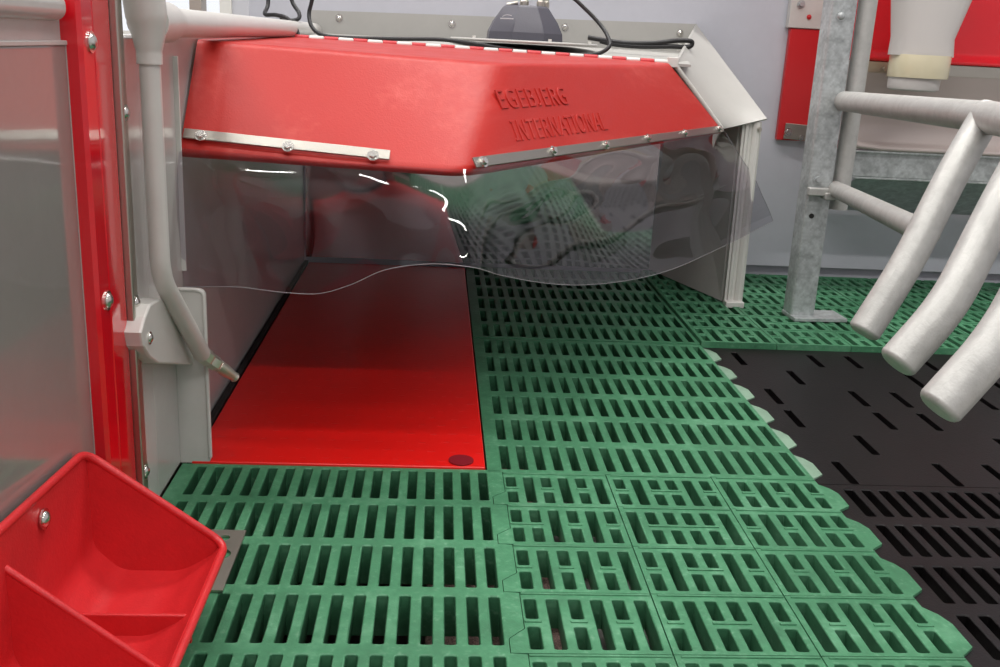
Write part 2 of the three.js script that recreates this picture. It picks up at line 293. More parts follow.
{ // left panel in front of the heating plate
  const t = thing('slatted_floor_panel', 'green plastic slatted floor panel in front of the red heating plate', 'floor panel', [-0.2, 0, 0.2], groupPanels);
  for (let r = 0; r < 6; r++) {
    const z1 = 0.0085 + r * PITCH, z0 = r ? z1 - PITCH : -0.099, holes = [];
    for (let k = -16; k <= 0; k++) holes.push([0.025 * k, 0.025 * k + 0.0115, r ? z1 - 0.1015 : z0 + 0.008, z1 - 0.0095]);
    part(t, 'slat_row', grating(rowOutline(-0.424, 0.0145, z0, z1), holes, 0.056), mat.green);
  }
  const o = [V2(0.0145, -0.0985), V2(HZ[0] > -0.1 ? SEAM_FAR - G : 0.03, -0.0985)];      // toothed edge locking into the block panel
  for (let r = 0; r < 6; r++) { const z0 = HZ[r], h = HZ[r + 1] - z0; o.push(V2(SEAM_FAR - G, z0 + 0.002), V2(SEAM_FAR - G, z0 + 0.62 * h), V2(SEAM_NEAR - G, z0 + 0.78 * h), V2(SEAM_NEAR - G, z0 + 1.0 * h)); }
  o.push(V2(0.0145, HZ[6]));
  part(t, 'toothed_edge', grating(o, [], 0.03), mat.green);
}
function plainPanel(label, zEnd, top, tabs) {           // right-hand plain panels: 18 slots a row, six rows
  const t = thing('slatted_floor_panel', label, 'floor panel', [0.27, 0, zEnd - 0.34], groupPanels);
  for (let r = 0; r < 6; r++) {
    const z1 = zEnd - (5 - r) * PITCH - (r === 5 ? 0.0006 : 0), z0 = zEnd - (6 - r) * PITCH, holes = [];
    for (let k = 0; k < 18; k++) holes.push([0.0362 + 0.0262 * k, 0.0362 + 0.0262 * k + 0.0122, z0 + 0.0125, z0 + 0.1]);
    part(t, 'slat_row', grating(rowOutline(0.014, 0.5015, z0, z1, [], []), holes, 0.042, 0.0022, top), mat.green);
    // pale interlocking tab on the open edge, sitting at the row
    if (tabs) part(t, 'edge_tab', grating([V2(0.5015, z0 + 0.17 * PITCH), V2(0.5145, z0 + 0.3 * PITCH), V2(0.5225, z0 + 0.46 * PITCH), V2(0.5225, z0 + 0.82 * PITCH), V2(0.5015, z0 + 0.98 * PITCH)], [], 0.02, 0.002, top - 0.0012), mat.greenPale);
  }
  return t;
}
plainPanel('green plastic slatted floor panel of plain slots beside the red heating plate', -0.092, 0, true);
plainPanel('green plastic slatted floor panel of plain slots beneath the clear curtain', -0.77, 0.0015, false);
// panel made of blocks with long and paired short slots
const PAT = [['SLSLSL', 'SLSSLS', 'LSLSLS'], ['SSLSLS', 'LSSSSL', 'SLSLSS'], ['SLSLSL', 'SLSSLS', 'LSLSLS'], ['SLSLSL', 'SLSSLS', 'LSLSLS'], ['SSLSLS', 'LSSSSL', 'SLSLSS'], ['SLSLSL', 'SLSSLS', 'LSLSLS']];
function blockPanel(label, x0, w, zs, left, right, top) {
  const t = thing('slatted_floor_panel', label, 'floor panel', [x0 + w / 2, 0, (zs[0] + zs[6]) / 2], groupPanels);
  const cw = w / 3, p = 0.0255;
  for (let r = 0; r < 6; r++) for (let c = 0; c < 3; c++) {
    const a = x0 + c * cw + (c ? 0.0008 : 0), b = x0 + (c + 1) * cw - 0.0008, z0 = zs[r] + 0.0012, z1 = zs[r + 1] - (r === 5 ? 0.001 : 0.0002), holes = [], pat = PAT[r][c];
    const sx = i => x0 + c * cw + 0.0095 + i * (cw - 0.005) / 6 * 0.995, sw = 0.0128, za = z0 + 0.0125, zb = z1 - 0.0085, zm = (za + zb) / 2;
    for (let i = 0; i < 6; i++) { if (pat[i] === 'L') holes.push([sx(i), sx(i) + sw, za, zb]); else { holes.push([sx(i), sx(i) + sw, za, zm - 0.009]); holes.push([sx(i), sx(i) + sw, zm + 0.007, zb]); } }
    const o = rowOutline(a, b, z0, z1, c === 0 && left ? LTOOTH : [], c === 2 && right ? TOOTH : []);
    const list = [grating(o, holes, 0.042, 0.0022, top)];
    list.push(rbox(a + 0.006, b - 0.001, top - 0.002, top + 0.0018, z0 + 0.0015, z0 + 0.0048, 0.001, 1));    // bead along the far side
    for (let i = 0; i < 6; i++) if (pat[i] === 'S' && (i === 0 || pat[i - 1] !== 'S')) { let j = i; while (j < 5 && pat[j + 1] === 'S') j++; list.push(rbox(sx(i) - 0.003, sx(j) + sw + 0.003, top - 0.002, top + 0.0018, zm - 0.0035, zm + 0.0005, 0.0009, 1)); }
    part(t, 'grating_block', merge(list.map(uvBox)), mat.green, null, true);
  }
  return t;
}
blockPanel('green plastic floor panel of short and long slots beside black slatted panel', 0.03, 0.472, HZ, true, true, 0);
blockPanel('green floor panel of short and long slots under the galvanised post', 0.5028, 0.4945, [-1.442, -1.33, -1.217, -1.104, -0.991, -0.878, -0.762], false, false, 0.009);
blockPanel('green floor panel of short and long slots below the feeding trough', 1.0, 0.47, [-1.442, -1.33, -1.217, -1.104, -0.991, -0.878, -0.768], false, false, 0.009);
blockPanel('green floor panel of short and long slots past the feeding trough corner', 1.474, 0.17, [-1.442, -1.33, -1.217, -1.104, -0.991, -0.878, -0.772], false, false, 0.009);
{ // black panels of the sow place
  const t = thing('solid_floor_panel', 'black nearly closed floor panel with a few scattered slots', 'floor panel', [0.8, 0, -0.42], groupPanels);
  const holes = [], rows = { 0: [0, 2, 3, 5, 7], 1: [1, 4, 6], 2: [0, 2, 3, 5, 7], 3: [0, 2, 3, 5], 4: [1, 4, 6], 5: [0, 2, 3, 5] };
  for (const r in rows) for (const c of rows[r]) { const x = 0.558 + 0.0815 * c, z = -0.732 + 0.1125 * r; holes.push([x, x + 0.0125, z, z + 0.082]); }
  part(t, 'plate', grating([V2(0.503, -0.76), V2(1.2, -0.766), V2(1.2, -0.084), V2(0.503, -0.084)], holes, 0.03, 0.0015, -0.004), mat.black);
  const s = thing('slatted_floor_panel', 'black plastic slatted floor panel of diagonal looking open slots', 'floor panel', [0.8, 0, 0.2], groupPanels);
  s.userData.label = 'black plastic slatted floor panel next to the green block panel';
  for (let r = 0; r < 6; r++) { const z0 = -0.0825 + r * 0.1105, z1 = z0 + 0.1105, hs = []; for (let k = 0; k < 25; k++) { const x = 0.5385 + 0.0262 * k; hs.push([x, x + 0.0125, z0 + 0.016, z1 - 0.011]); } part(s, 'slat_row', grating([V2(0.503, z0), V2(1.2, z0), V2(1.2, z1), V2(0.503, z1)], hs, 0.03, 0.0026, -0.004), mat.black); }
}
// support beams in the pit
for (const [x0, x1, l] of [[-0.07, 0.1, 'rough concrete beam below the joint of the green panels'], [-0.424, -0.31, 'rough concrete beam below the slats along the left partition']])
  single('support_beam', rbox(x0, x1, -0.3, -0.09, -1.4, 0.6, 0.006), mat.beam, l, 'beam', 'beams under the slats');
{ // heating plate
  const t = thing('heating_plate', 'bright red heating plate lying on the floor under the creep lid', 'heating plate', [-0.2, 0, -0.75]);
  part(t, 'plate', rbox(-0.412, 0.011, -0.03, 0.0035, -1.42, -0.1, 0.0025), mat.heat);
  const c = onY(461, 461, 0.0035); part(t, 'plug', new THREE.CylinderGeometry(0.0185, 0.0185, 0.003, 28).translate(c.x, 0.0042, c.z), mat.plug, 'dark red round plug');
  single('rubber_seal', box(-0.424, -0.414, -0.02, 0.006, -1.43, -0.122), mat.rubber, 'black rubber seal between the heating plate and partition', 'seal');
}

// ------------------------------------------------------------ rear partition
{
  const w = struct('wall_pen_rear', rbox(-0.566, 2.4, 0.03, 1.25, BZ - 0.03, BZ, 0.003), mat.wallBack, 'pale grey plastic rear partition of the pen');
  struct('baseboard_back', box(-0.46, 1.655, -0.12, 0.03, BZ - 0.038, BZ - 0.028), mat.wallBack, 'grey foot board set back under the rear partition');
}
{ // stainless back plate of the nest, slightly buckled
  const gr = []; for (let i = 0; i <= 40; i++) { const r = []; for (let j = 0; j <= 24; j++) { const u = i / 40, v = j / 24; r.push(V(XL + 0.004 + u * 0.95, 0.012 + v * 0.565, BZ + 0.014 + 0.0045 * Math.sin(u * 13 + v * 2.2 + 2.4) * (0.55 + 0.45 * Math.sin(v * 4 + u * 3)))); } gr.push(r); }
  const o = new THREE.Mesh(sheet(gr, 0.002), mat.nestPlate); o.name = 'nest_back_plate'; o.castShadow = o.receiveShadow = true; scene.add(o); tag(o, 'dull stainless back plate inside the piglet nest behind the curtain', 'plate');
}
// ------------------------------------------------------------ left partition
{
  struct('wall_pen_left', merge([rbox(XL - 0.03, XL, 0.0, 0.588, -1.45, 0.012, 0.002), rbox(XL - 0.028, XL + 0.001, 0.0, 0.586, 0.0145, 0.075, 0.002)]), mat.pvcGloss, 'grey plastic board partition along the heating plate');
  // steel strip
  const s = thing('steel_edge_strip', 'narrow upright stainless steel strip between red post and grey board', 'metal strip', [XL, 0, 0.095]);
  part(s, 'strip', merge([rbox(XL - 0.028, XL + 0.006, 0, 0.8, 0.0755, 0.112, 0.0015), rbox(XL - 0.02, XL + 0.012, 0, 0.8, 0.106, 0.114, 0.002)]), mat.brushed);
  for (const [px, py] of [[122, 114], [133, 307], [141, 480]]) { const p = onX(px, py, XL + 0.008); bolt(s, [XL + 0.006, p.y, 0.086], V(1, 0, 0), 0.0075, 'dome'); }
  // red post
  const r = thing('red_post', 'glossy red upright post between grey panel and steel strip', 'post', [XL, 0, 0.17]);
  const sh = new THREE.Shape(); const pr = [[-0.03, 0.116], [0.004, 0.116], [0.004, 0.166], [0.0015, 0.169], [0.0015, 0.173], [0.004, 0.176], [0.004, 0.19], [0.013, 0.198], [0.013, 0.226], [0.009, 0.23], [-0.03, 0.23]];
  pr.forEach(([x, z], i) => (i ? sh.lineTo(x, -z) : sh.moveTo(x, -z)));
  part(r, 'profile', new THREE.ExtrudeGeometry(sh, { depth: 0.82, bevelEnabled: false }).rotateX(-Math.PI / 2).translate(XL, 0, 0), mat.redGloss);
  for (const [px, py] of [[81, 42], [99, 307]]) { const p = onX(px, py, XL + 0.013); bolt(r, [XL + 0.013, p.y, 0.205], V(1, 0, 0), 0.0085, 'dome'); }
  // grey panel
  const g = thing('partition_panel', 'large glossy grey partition panel behind the red piglet trough', 'panel', [XL, 0, 0.5]);
  part(g, 'board', rbox(XL - 0.03, XL - 0.002, 0.0, 0.58, 0.228, 1.1, 0.004), mat.panel);
  part(g, 'edge_rail', merge([rbox(XL - 0.03, XL - 0.0005, 0.0, 0.581, 0.2265, 0.23, 0.001), rbox(XL - 0.032, XL - 0.0005, 0.578, 0.5825, 0.228, 1.1, 0.001), rbox(XL - 0.036, XL + 0.006, 0.6, 0.625, 0.236, 1.1, 0.011, 4), rbox(XL - 0.028, XL - 0.006, 0.572, 0.61, 0.2285, 1.1, 0.003)]), mat.pvcGloss);
  const q = thing('red_corner_cap', 'glossy red rounded cap rail above the grey panel', 'rail', [XL, 0.63, 0.3]);
  part(q, 'rail', sweep(roundPath([[XL - 0.045, 0.62, 0.23], [XL - 0.045, 0.655, 0.26], [XL - 0.045, 0.665, 0.33], [XL - 0.045, 0.665, 0.365]], 0.03), 0.022, 18), mat.redGloss);
}
// ------------------------------------------------------------ creep cover: fixed grey part
const TL = V(-0.4225, 0.583, -0.275), T2 = V(0.02, 0.5695, -0.38), TR = V(0.428, 0.571, -0.985), Rb = V(0.578, 0.432, -1.05), K = V(-0.03, 0.425, -0.158), L0 = V(-0.4245, 0.437, -0.156), HL = onZ(250, 34, -1.0), HR = onZ(668, 62.5, -1.0);
const n2 = Rb.clone().sub(K).cross(T2.clone().sub(K)).normalize();
const n1 = K.clone().sub(L0).cross(TL.clone().sub(L0)).normalize();
{
  const t = thing('creep_cover', 'fixed pale grey cover behind the hinged red lid', 'cover', [0.1, 0.59, -1.2]);
  const z0 = -1.004, yb = 0.6, a = V(XL + 0.002, HL.y, z0), b = V(0.478, HR.y - 0.002, z0 + 0.004), c = V(0.56, yb, BZ + 0.002), d = V(XL + 0.002, yb, BZ + 0.002);
  part(t, 'top_sheet', slab([a, b, c, d], 0.006), mat.coverGrey);
  const P3 = onZ(696, 24, BZ + 0.004), Pl = onZ(310, 10, BZ + 0.004), P4 = onZ(767, 118.5, -1.09), P5 = onZ(721, 129.5, -1.055);
  part(t, 'rear_flange', slab([V(Pl.x, yb - 0.008, BZ + 0.005), V(0.56, yb - 0.008, BZ + 0.005), P3, Pl], 0.004), mat.coverGrey);
  const bR = onZ(674, 64.5, z0 + 0.004);
  const patch = []; for (let i = 0; i <= 12; i++) { const r = []; for (let j = 0; j <= 12; j++) { const u = i / 12, v = j / 12; r.push(bR.clone().lerp(P5, v).lerp(P3.clone().lerp(P4, v), u)); } patch.push(r); }
  part(t, 'side_slope', merge([sheet(patch.map(r => r.slice().reverse()), 0.004), slab([bR, P3, c], 0.005)]), mat.coverGrey);
  // raised rim along the lid
  const e = P5.clone().sub(bR).normalize(); part(t, 'rim', sweep([bR.clone().addScaledVector(V(0, 1, 0), 0.002), P5.clone().addScaledVector(V(0, 1, 0), 0.002)], 0.006, 12), mat.white);
  part(t, 'hinge_plate', rbox(HR.x - 0.002, HR.x + 0.022, HR.y - 0.01, HR.y + 0.012, -1.008, -0.992, 0.002), mat.white);
  for (const [px, py] of [[339, 18], [452, 24], [565, 27], [680, 33]]) bolt(t, onZ(px, py, BZ + 0.006), V(0, 0, 1), 0.0072, 'dome');
  // white hinge knuckles of the fixed leaf
  const n = 29; for (let i = 0; i < n; i += 2) { const p = HL.clone().lerp(HR, (i + 0.5) / n); const w = HL.distanceTo(HR) / n; const d2 = HR.clone().sub(HL).normalize(); part(t, 'hinge_knuckle', sweep([p.clone().addScaledVector(d2, -w * 0.47), p.clone().addScaledVector(d2, w * 0.47)], 0.0058, 10), mat.white); }
  // side panel + upright profile of the creep
  const s = thing('creep_side_panel', 'dark shaded side panel of the creep with pale grooved upright profile', 'panel', [0.62, 0, -1.25]);
  const f0 = V(0.652, 0.012, -1.115), b0 = V(0.535, 0.012, BZ + 0.003);
  part(s, 'board', slab([f0, V(b0.x, 0.012, b0.z), V(0.56, 0.62, BZ + 0.003), V(0.645, 0.45, -1.115)], 0.012), mat.pvc);
  const ft = onZ(752, 122, -1.09), fb = onZ(732, 306, -1.09); const up = ft.clone().sub(fb).normalize();
  const prof = new THREE.Shape(); [[-0.021, 0.012], [-0.021, 0], [-0.016, 0], [-0.014, -0.005], [-0.009, -0.005], [-0.007, 0], [-0.002, 0.004], [0.003, 0.004], [0.005, 0.0], [0.012, -0.004], [0.019, -0.004], [0.02, 0.0], [0.026, 0.005], [0.026, 0.016], [0.02, 0.024], [-0.015, 0.024]].forEach(([x, y], i) => (i ? prof.lineTo(x, y) : prof.moveTo(x, y)));
  const pg = new THREE.ExtrudeGeometry(prof, { depth: ft.distanceTo(fb), bevelEnabled: false });
  const ex = V(1, 0, 0).addScaledVector(up, -up.x).normalize(), ey = up.clone().cross(ex); orient(pg, fb, ex, ey, up);
  part(s, 'upright_profile', pg, mat.white, 'pale grooved upright profile');
  bolt(s, ft.clone().add(V(0.018, -0.016, 0.006)), V(0, 0, 1), 0.004, 'hex', mat.brushed);
  part(s, 'foot', rbox(fb.x - 0.022, fb.x + 0.024, 0.0045, 0.02, -1.1, -1.07, 0.003), mat.white);
}
// ------------------------------------------------------------ hinged red lid
const lid = thing('creep_hood', 'red plastic hinged lid over the piglet nest with clear curtain', 'hood', [0, 0.43, -0.3]);
{
  const NU = 101, bend = (a, b, c, u) => { const f = 0.42; if (u < 0.46) return a.clone().lerp(b, u / 0.5); if (u > 0.54) return b.clone().lerp(c, (u - 0.5) / 0.5); const p = a.clone().lerp(b, 0.92), q = b.clone().lerp(c, 0.08), t = (u - 0.46) / 0.08; return p.multiplyScalar((1 - t) ** 2).addScaledVector(b, 2 * t * (1 - t)).addScaledVector(q, t * t); };
  const H2 = HL.clone().lerp(HR, 0.55), grid = [];
  for (let i = 0; i < NU; i++) {
    const u = i / (NU - 1); const h = u < 0.5 ? HL.clone().lerp(H2, u / 0.5) : H2.clone().lerp(HR, (u - 0.5) / 0.5);
    const t = bend(TL, T2, TR, u), b = bend(L0, K, Rb, u), row = [];
    const lo = (k) => h.clone().lerp(t, k), d1 = Math.min(0.012 / h.distanceTo(t), 0.4), d2 = 0.012 / t.distanceTo(b);
    row.push(lo(0), lo(0.4), lo(0.8 - d1 * 0.5), lo(1 - d1));
    const p = lo(1 - d1), q = t.clone().lerp(b, d2); for (const s of [0.25, 0.5, 0.75]) row.push(p.clone().multiplyScalar((1 - s) ** 2).addScaledVector(t, 2 * s * (1 - s)).addScaledVector(q, s * s));
    for (const s of [d2, 0.25, 0.45, 0.65, 0.85, 0.95]) row.push(t.clone().lerp(b, s));
    const inw = V(0, 0, -1).addScaledVector(V(-0.5, 0, 0), u > 0.5 ? 1 : 0).normalize();   // lip rolled under
    row.push(b.clone(), b.clone().add(V(0, -0.006, 0)).addScaledVector(inw, 0.003), b.clone().add(V(0, -0.009, 0)).addScaledVector(inw, 0.012));
    grid.push(row);
  }
  const g = sheet(grid.map(r => r.slice().reverse()), 0.006);
  part(lid, 'lid_shell', g, mat.lid, null, true);
  // red knuckles
  const n = 29, w = HL.distanceTo(HR) / n, d2 = HR.clone().sub(HL).normalize(); for (let i = 1; i < n; i += 2) { const p = HL.clone().lerp(HR, (i + 0.5) / n); part(lid, 'hinge_knuckle', sweep([p.clone().addScaledVector(d2, -w * 0.47), p.clone().addScaledVector(d2, w * 0.47)], 0.006, 10), mat.hingeRed); }
  // clamping strips with bolts
  function strip(a, b, n, bolts, h, pt) {
    const dx = b.clone().sub(a); const len = dx.length(); dx.normalize(); const nz = n.clone().addScaledVector(dx, -n.dot(dx)).normalize(), ny = nz.clone().cross(dx);
    const o = part(lid, 'clamping_strip', orient(new RoundedBoxGeometry(len, h, 0.003, 2, 0.001), a.clone().lerp(b, 0.5).addScaledVector(nz, 0.0045), dx, ny, nz), mat.steel, 'flat stainless clamping strip');
    for (const [px, py] of bolts) { const q = onP(px, py, a.clone().addScaledVector(nz, 0.006), nz); bolt(o, q, nz, 0.0058, 'hex'); }
  }
  const off1 = L0.clone(), S = (px, py) => onP(px, py, off1, n1), S2 = (px, py) => onP(px, py, K, n2);
  strip(S(184, 135), S(390, 157), n1, [[201, 136], [288, 147], [373, 156]], 0.0155);
  strip(S2(472, 164), S2(721, 129.5), n2, [[483, 162], [553, 151], [606, 145], [648, 138], [685, 133], [719, 128.5]], 0.0155);
  // embossed lettering on the right-hand face
  const font = await new FontLoader().loadAsync('fonts/droid/droid_sans_regular.typeface.json');
  for (const [txt, s0, s1, tp] of [['EGEBJERG', [500.6, 108.7], [568, 104], [493, 90]], ['INTERNATIONAL', [516, 141], [607.7, 129.4], [508.7, 121]]]) {
    const a = S2(...s0), b = S2(...s1), c = S2(...tp); const ex = b.clone().sub(a).normalize(), ez = n2.clone(), ey = ez.clone().cross(ex).normalize();
    const hgt = c.clone().sub(a).dot(ey), glyphs = []; let adv = 0;
    for (const ch of txt) { const gg = new TextGeometry(ch, { font, size: hgt, depth: 0.0016, curveSegments: 3, bevelEnabled: true, bevelThickness: 0.0006, bevelSize: 0.0004, bevelSegments: 1 }); gg.computeBoundingBox(); const bb = gg.boundingBox; if (bb.min.y < -0.002) { const q = (bb.max.y) / (bb.max.y - bb.min.y); gg.translate(-bb.min.x, -bb.min.y, 0).scale(0.9, q, 1).translate(0.001, 0, 0); } glyphs.push(gg.translate(adv, 0, 0)); adv += font.data.glyphs[ch].ha * hgt / font.data.resolution * (ch === 'J' ? 1.45 : 1.04); }
    const tg = merge(glyphs); tg.computeBoundingBox(); const k = b.distanceTo(a) / (tg.boundingBox.max.x - tg.boundingBox.min.x); tg.scale(k, 1, 1);
    const sh = c.clone().sub(a).dot(ex) / hgt; tg.applyMatrix4(new THREE.Matrix4().set(1, sh, 0, 0, 0, 1, 0, 0, 0, 0, 1, 0, 0, 0, 0, 1));
    part(lid, 'embossed_lettering', orient(tg, a.addScaledVector(n2, -0.0008), ex, ey, ez), mat.lid);
  }
  // clear flexible curtain
  const topPx = [[180, 148], [235, 153], [290, 158], [320, 161], [350, 163], [385, 165], [430, 168], [468, 169], [500, 164], [540, 157], [580, 150], [630, 143], [670, 136], [700, 132], [724, 128.5]];
  const botPx = [[180.5, 287], [235, 287], [290, 293], [320, 293.5], [350, 285], [385, 270], [430, 264], [470, 267], [500, 275], [540, 282.5], [580, 285], [630, 280], [670, 270], [720, 248], [773, 221]];
  const o1 = (k) => L0.clone().addScaledVector(V(0, 0, 1), k), o2 = (k) => K.clone().addScaledVector(V(0.826, 0, 0.563), k);
  const tp = topPx.map(([x, y], i) => (i < 8 ? onP(x, y, L0.clone().addScaledVector(n1, 0.0028), n1) : onP(x, y, K.clone().addScaledVector(n2, 0.0028), n2)));
  const bf = [0.0, 0.012, 0.02, 0.026, 0.034, 0.045, 0.055], bp = botPx.map(([x, y], i) => (i < 7 ? onP(x, y, o1(bf[i]), V(0, 0, 1)) : onP(x, y, o2(i === 7 ? 0.05 : 0.045 + 0.006 * (i - 8)), V(0.826, 0, 0.563))));
  const ct = new THREE.CatmullRomCurve3(tp, false, 'centripetal'), cb = new THREE.CatmullRomCurve3(bp, false, 'centripetal'), NUc = 150, NVc = 36, gr = [];
  const nz = noiseGrid(64, [[3, 1], [5, 0.8], [9, 0.4]], 31);
  const dn = L0.clone().sub(TL).normalize(), ek = Rb.clone().sub(K).normalize(), dn2 = ek.clone().cross(n2).normalize(); if (dn2.y > 0) dn2.negate();
  const ns = (u, v) => { const x = ((u * 64) % 64 + 64) % 64, y = ((v * 64) % 64 + 64) % 64, ix = x | 0, iy = y | 0, fx = x - ix, fy = y - iy, w = (i, j) => nz[(j % 64) * 64 + i % 64]; return (w(ix, iy) * (1 - fx) + w(ix + 1, iy) * fx) * (1 - fy) + (w(ix, iy + 1) * (1 - fx) + w(ix + 1, iy + 1) * fx) * fy - 0.5; };
  for (let i = 0; i < NUc; i++) {
    const u = i / (NUc - 1), a = ct.getPoint(u), b = cb.getPoint(u), row = [];
    const right = Math.max(0, Math.min(1, (u - 0.5) / 0.15)), nn = V(0, 0, 1).lerp(V(0.826, 0, 0.563), right).normalize();
    for (let j = 0; j < NVc; j++) {
      const v = j / (NVc - 1), m = 1 - v; const p1 = a.clone().addScaledVector(dn.clone().lerp(dn2, right).normalize(), 0.062), p2 = b.clone().lerp(a, 0.45); p2.x = b.x + (a.x - b.x) * 0.35;
      const q = a.clone().multiplyScalar(m * m * m).addScaledVector(p1, 3 * m * m * v).addScaledVector(p2, 3 * m * v * v).addScaledVector(b, v * v * v);
      const w = Math.sin(Math.PI * Math.min(1, v * 1.1)), belly = 0;
      const buck = right * 0.05 * ns(u * 1.7 + 0.1, v * 0.62 + 0.2) + (1 - right) * 0.02 * ns(u * 1.3, v * 0.35 + 0.3) + 0.0035 * Math.sin(u * 55 + v * 2.2) * (0.1 + right);
      q.addScaledVector(nn, belly * (1 - 0.3 * right) + buck * w); row.push(q);
    }
    gr.push(row);
  }
  const cu = part(lid, 'curtain', sheet(gr), mat.curtain, 'clear flexible plastic curtain', true);
  part(cu, 'cut_edge', sweep([...gr.map(r => r[NVc - 1]), ...gr[NUc - 1].slice(2, NVc - 1).reverse()], 0.0006, 6), mat.curtainEdge, 'pale cut edge of the curtain');
}
// ------------------------------------------------------------ heat lamp and cables
{
  const c = onZ(524, 40, -1.2), y0 = 0.6005;
  const t = thing('heat_lamp', 'dark grey faceted heat lamp housing on a round plate', 'heat lamp', [c.x, y0, c.z]);
  part(t, 'mounting_plate', new THREE.LatheGeometry([[0, 0], [0.172, 0], [0.176, 0.003], [0.172, 0.0065], [0, 0.0065]].map(p => new THREE.Vector2(...p)), 56).translate(c.x, y0, c.z), mat.coverGrey);
  const lg = (pts, n, rot) => { const g = new THREE.LatheGeometry(pts.map(p => new THREE.Vector2(...p)), n); return toCreasedNormals(g.rotateY(rot), 0.3); };
  part(t, 'housing', lg([[0, 0], [0.094, 0], [0.092, 0.018], [0.08, 0.042], [0.056, 0.074], [0.05, 0.078], [0, 0.08]], 8, 0.42).translate(c.x, y0 + 0.006, c.z), mat.lamp);
  for (const a of [-0.9, 0.3, 1.4, 2.9]) part(t, 'rivet', new THREE.CylinderGeometry(0.004, 0.004, 0.006, 10).translate(c.x + Math.sin(a) * 0.155, y0 + 0.009, c.z + Math.cos(a) * 0.155), mat.white);
  for (const [dx, dz, r, h] of [[-0.004, 0.0, 0.011, 0.08], [0.033, 0.012, 0.009, 0.045], [0.048, -0.008, 0.008, 0.055]]) part(t, 'cable_gland', lg([[0, 0], [r, 0], [r, 0.012], [r * 0.75, 0.016], [r * 0.7, h], [0, h]], 14, 0).translate(c.x + dx, y0 + 0.082, c.z + dz), mat.brushed);
  part(t, 'toggle', sweep([V(c.x - 0.045, y0 + 0.084, c.z + 0.01), V(c.x - 0.02, y0 + 0.09, c.z + 0.01)], 0.005, 10), mat.brushed);
  // small printed mark: arc over a line
  const m0 = onZ(506, 18, c.z + 0.075), arc = []; for (let i = 0; i <= 12; i++) { const a = Math.PI * (0.12 + 0.62 * i / 12); arc.push(m0.clone().add(V(-Math.cos(a) * 0.013 + 0.004, Math.sin(a) * 0.007, 0))); }
  const mk = part(t, 'maker_mark', merge([sweep(arc, 0.0007, 6), sweep([m0.clone().add(V(-0.013, -0.0015, 0)), m0.clone().add(V(0.017, -0.001, 0))], 0.0012, 6)]), mat.lampMark, 'pale arc and line printed on the housing'); mk.userData.label = 'pale arc and line mark on the housing';
}
{
  const z = -1.02, Q = (px, py, dz = 0) => onZ(px, py, z + dz);
  const cable = (pts, label, r = 0.0045) => { const c = smooth(pts, 90); single('power_cable', sweep(c, r, 10), mat.cable, label, 'cable'); };
  cable([V(-0.46, CEIL, -1.1), V(-0.45, 1.4, -1.1), Q(267.5, -30, -0.1), Q(268, 4, -0.1), Q(265, 14, -0.06), Q(276, 15, -0.03), Q(288, 19), Q(296, 29, 0.01), Q(299, 38.5, 0.02), Q(300, 44, 0.09)], 'black cable dropping in and bending over the lid hinge');
  cable([V(-0.36, CEIL, -1.1), V(-0.37, 1.4, -1.1), Q(288, -30, -0.12), Q(292, 1, -0.12), Q(299, 13, -0.1), Q(298, 19, -0.07), Q(290, 20.5, -0.05), Q(280, 18, -0.05)], 'black cable looping against the cable over the lid hinge');
  cable([V(-0.34, CEIL, -1.15), V(-0.33, 1.4, -1.12), Q(316, -40, -0.1), Q(312, 0, -0.1), Q(309, 14, -0.1), Q(312, 27, -0.08), Q(322, 35, -0.06), Q(345, 37.5, -0.05), Q(400, 39, -0.05), Q(440, 39.5, -0.05), Q(470, 43, -0.04), Q(505, 48.5, -0.02), Q(545, 53, -0.01), Q(580, 55, -0.01), Q(600, 53, -0.01), Q(609, 47, -0.01), Q(608, 37, -0.04), Q(598, 22, -0.08), Q(577, 1, -0.1), Q(550, -25, -0.12), V(0.1, 1.4, -1.15), V(0.1, CEIL, -1.15)], 'long black cable lying in front of the lamp plate');
  const w = -1.2, W = (px, py) => onZ(px, py, w);
  cable([W(588, 37.5), W(600, 39.5), W(625, 43), W(655, 43), W(680, 40.5), W(692, 42), W(691, 46), W(670, 46.5), W(640, 46.5), W(612, 44), W(600, 41)], 'black cable folded in a flat loop beside the lamp', 0.0055);
}
